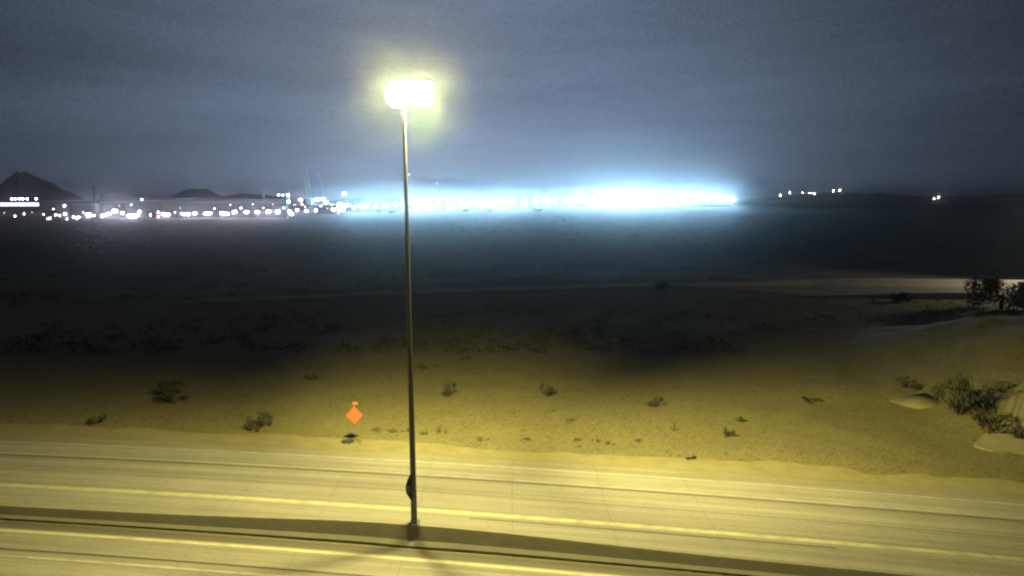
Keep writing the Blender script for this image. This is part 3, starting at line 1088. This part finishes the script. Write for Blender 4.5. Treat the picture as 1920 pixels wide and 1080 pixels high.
# single lamps one can pick out
def spot_lamp(px, py, d, s, kind, label, w_=0.8, hh=0.7, group='small lamps on the horizon'):
    make_mast(px, py, d, s, kind, w_, label, group, 'lamp_post', 'lamp post', hh)


for k, (px, py) in enumerate(((28, 405), (45, 401), (90, 415), (94, 409), (112, 404), (126, 415), (144, 410))):
    spot_lamp(px, py, 440, 16, 'white', '%s tiny lamp post from the left edge, low in the dark below the buildings' % ORD[k], 0.5, 0.8, 'tiny lamp posts below the left buildings')
seen, lamp_rnd = {}, random.Random(3)
for px, py, s_ in ((8, 399, 40), (60, 398, 60), (82, 402, 50), (100, 392, 40), (156, 398, 60), (176, 404, 80), (224, 386, 60), (246, 384, 40), (282, 403, 60), (328, 398, 70), (338, 390, 30),
                   (402, 391, 30), (432, 384, 30), (452, 390, 40), (474, 383, 30), (494, 390, 40), (512, 383, 40), (532, 390, 90), (552, 384, 90), (572, 388, 110), (584, 383, 120), (602, 386, 160), (614, 391, 160), (622, 384, 150), (632, 390, 170)):
    zone = [q for q in (('before the glazed hall and grey sheds', 181), ('between the utility pole and the tan hall', 330), ('before the long dark warehouse', 536), ('below the crane booms', 700)) if px < q[1]][0][0]
    seen[zone] = seen.get(zone, -1) + 1
    spot_lamp(px, py, 505 if px < 540 else 600, s_ * lamp_rnd.uniform(0.03, 0.5), lamp_rnd.choice(['cool', 'cool', 'white', 'white', 'warm']), '%s small lamp from the left %s' % (ORD[seen[zone]], zone), lamp_rnd.uniform(0.35, 1.0), lamp_rnd.uniform(0.35, 0.7), 'small lamps among the left horizon buildings')
spot_lamp(297, 406, 470, 60, 'red', 'red lamp in front of the tan hall', 0.9, 0.8)
spot_lamp(567, 383, 600, 40, 'red', 'reddish lamp below the crane booms', 0.9, 0.8)
spot_lamp(266, 374, 620, 30, 'cool', 'single lamp above the roof of the tan hall', 1.2, 0.6)
spot_lamp(483, 373, 640, 30, 'white', 'lamp at roof height of the long warehouse', 1.6, 0.6)
spot_lamp(522, 366, 660, 60, 'cool', 'left of three lamps above the right end of the warehouse', 0.8, 0.8)
spot_lamp(530, 366, 660, 60, 'cool', 'middle of three lamps above the right end of the warehouse', 0.8, 0.8)
spot_lamp(540, 366, 660, 260, 'cool', 'largest of three lamps above the right end of the warehouse', 1.2, 1.0)
spot_lamp(541, 378, 650, 300, 'white', 'white lamp below the three lamps at the end of the warehouse', 1.6, 1.1)
spot_lamp(564, 375, 650, 420, 'cool', 'white lamp left of the bright crane base', 1.4, 1.2)
spot_lamp(594, 374, 690, 1100, 'flood', 'brilliant floodlight at the foot of the crane booms', 2.2, 1.0)
spot_lamp(606, 373, 690, 700, 'flood', 'floodlight right of the brilliant one below the crane booms', 1.6, 1.0)
spot_lamp(645, 363, 760, 300, 'cool', 'lone white floodlight high above the start of the glare', 2.4, 1.2)
for px, py, s, lab in [(1463, 366, 90, 'first and lowest lamp of the row on the right ridge'), (1481, 361, 110, 'bright second lamp of the row on the right ridge'), (1505, 361, 45, 'faint third lamp of the row on the right ridge'),
                       (1519, 362, 90, 'fourth lamp of the row on the right ridge'), (1527, 363, 50, 'fifth lamp, close beside the fourth on the right ridge'),
                       (1563, 358, 110, 'left lamp of the upper pair on the right ridge'), (1575, 357, 140, 'right lamp of the upper pair on the right ridge'),
                       (1751, 373, 60, 'dimmer left lamp of the lone pair near the right edge'), (1760, 370, 150, 'brighter right lamp of the lone pair near the right edge')]:
    spot_lamp(px, py, 2300, s * 1.2, 'white', lab, 2.0, 2.0, 'lamps on the right ridge')

# crawler cranes with raised lattice booms
def crane(px, py, tip, depth, label, beacon=None):
    b_ = at(px, py, depth)
    gz = ground_z(b_.x, depth)
    o = empty('crawler_crane', (b_.x, depth, gz))
    for s in (-1, 1):
        MB().box((0, s * 2.4, 0.6), (7.0, 1.0, 1.2)).build('track', M['wall_dark'], o)
    MB().box((1.2, 0, 2.3), (6.0, 3.2, 2.0)).build('engine_house', M['crane_paint'], o)
    MB().box((-2.6, -1.2, 2.5), (1.6, 1.4, 2.2)).build('cab', M['wall_dark'], o)
    t = at(tip[0], tip[1], depth)
    foot, end = Vector((-1.5, 0, 3.0)), Vector((t.x - b_.x, 0, t.z - gz))
    d = (end - foot)
    L = d.length
    d.normalize()
    u = d.orthogonal().normalized()
    v = d.cross(u)
    bm_ = MB()
    cr = [(u * sx + v * sy) * 0.9 for sx, sy in ((1, 1), (1, -1), (-1, -1), (-1, 1))]
    k = int(L / 4)
    for c in cr:
        bm_.tube(foot + c, end + c * 0.4, 0.30, 0.22, 4)
    for i in range(k):
        t0, t1 = i / k, (i + 1) / k
        for q in range(4):
            c0, c1 = cr[q], cr[(q + 1) % 4]
            bm_.tube(foot + d * (L * t0) + c0 * (1 - 0.6 * t0), foot + d * (L * t1) + c1 * (1 - 0.6 * t1), 0.10, n=3)
    bm_.build('boom', M['crane_paint'], o)
    MB().tube((3.5, 0, 3.2), end, 0.05, n=4).build('pendant_cable', M['steel'], o)
    MB().tube(end, Vector((end.x - 0.2, 0, max(6, end.z * 0.4))), 0.04, n=4).build('hoist_cable', M['steel'], o)
    MB().box(foot + Vector((-0.6, -2.6, -1.6)), (1.4, 0.3, 0.5)).build('added_boom_light', glow_mat('flood', 1300), o)  # added light, put at the foot to brighten the boom
    if beacon:
        MB().box(end + Vector((0, 0, 0.6)), (0.8, 0.8, 0.8)).build('beacon', glow_mat(beacon[0], beacon[1]), o)
    return tag(o, label, 'crane', 'cranes on the building site')


crane(581, 366, (570, 330), 672, 'crane with the shortest boom, left of the three together')
crane(590, 366, (574, 317), 676, 'crane with the tallest boom, in the middle of the three')
crane(622, 366, (596, 326), 680, 'crane with the boom leaning most, right of the three')
crane(497, 372, (494, 354), 680, 'small lone crane above the warehouse roof')
crane(540, 372, (543, 342), 700, 'thin upright crane left of the three cranes')
crane(790, 380, (767, 328), 850, 'crane tipped by a warm beacon right of the lamp pole', ('warm', 14))
crane(838, 380, (819, 345), 900, 'crane tipped by a small white beacon above the glare', ('cool', 7))
crane(905, 378, (893, 346), 950, 'faint thin crane above the middle of the glare')

# utility pole against the left lights
up = at(180, 414, 430)
upz = ground_z(up.x, 430)
uo = empty('utility_pole', (up.x, 430, upz))
ht = at(180, 346, 430).z - upz
MB().tube((0, 0, -0.5), (0, 0, ht), 0.36, 0.22, 8).build('pole', M['wood'], uo)
for dz in (0.6, 2.4):
    MB().box((0, -0.25, ht - dz), (2.8, 0.2, 0.25)).build('crossarm', M['wood'], uo)
MB().tube((0.5, -0.2, ht - 5.0), (0.5, -0.2, ht - 3.6), 0.3, n=8).build('transformer', M['wall_grey'], uo)
tag(uo, 'dark utility pole rising in front of the lights at left', 'utility pole')

# ================================================================== night haze
hz = bpy.data.materials.new('night_haze')
hz.use_nodes = True
hz.cycles.volume_sampling = 'MULTIPLE_IMPORTANCE'
ht_ = hz.node_tree
for n_ in list(ht_.nodes):
    ht_.nodes.remove(n_)
pv = ht_.nodes.new('ShaderNodeVolumePrincipled')
pv.inputs['Color'].default_value = (0.92, 0.95, 1.0, 1)
pv.inputs['Density'].default_value = HAZE_DENSITY
pv.inputs['Density Attribute'].default_value = ''
pv.inputs['Anisotropy'].default_value = HAZE_G
om = ht_.nodes.new('ShaderNodeOutputMaterial')
ht_.links.new(pv.outputs[0], om.inputs['Volume'])
zmax = max((o.matrix_world.translation.z for o in scene.objects), default=100)
haze = MB().box((0, 7000, 64), (18600, 14900, 140)).build('haze', hz)
tag(haze, 'thin night haze over the whole plain', kind='stuff')
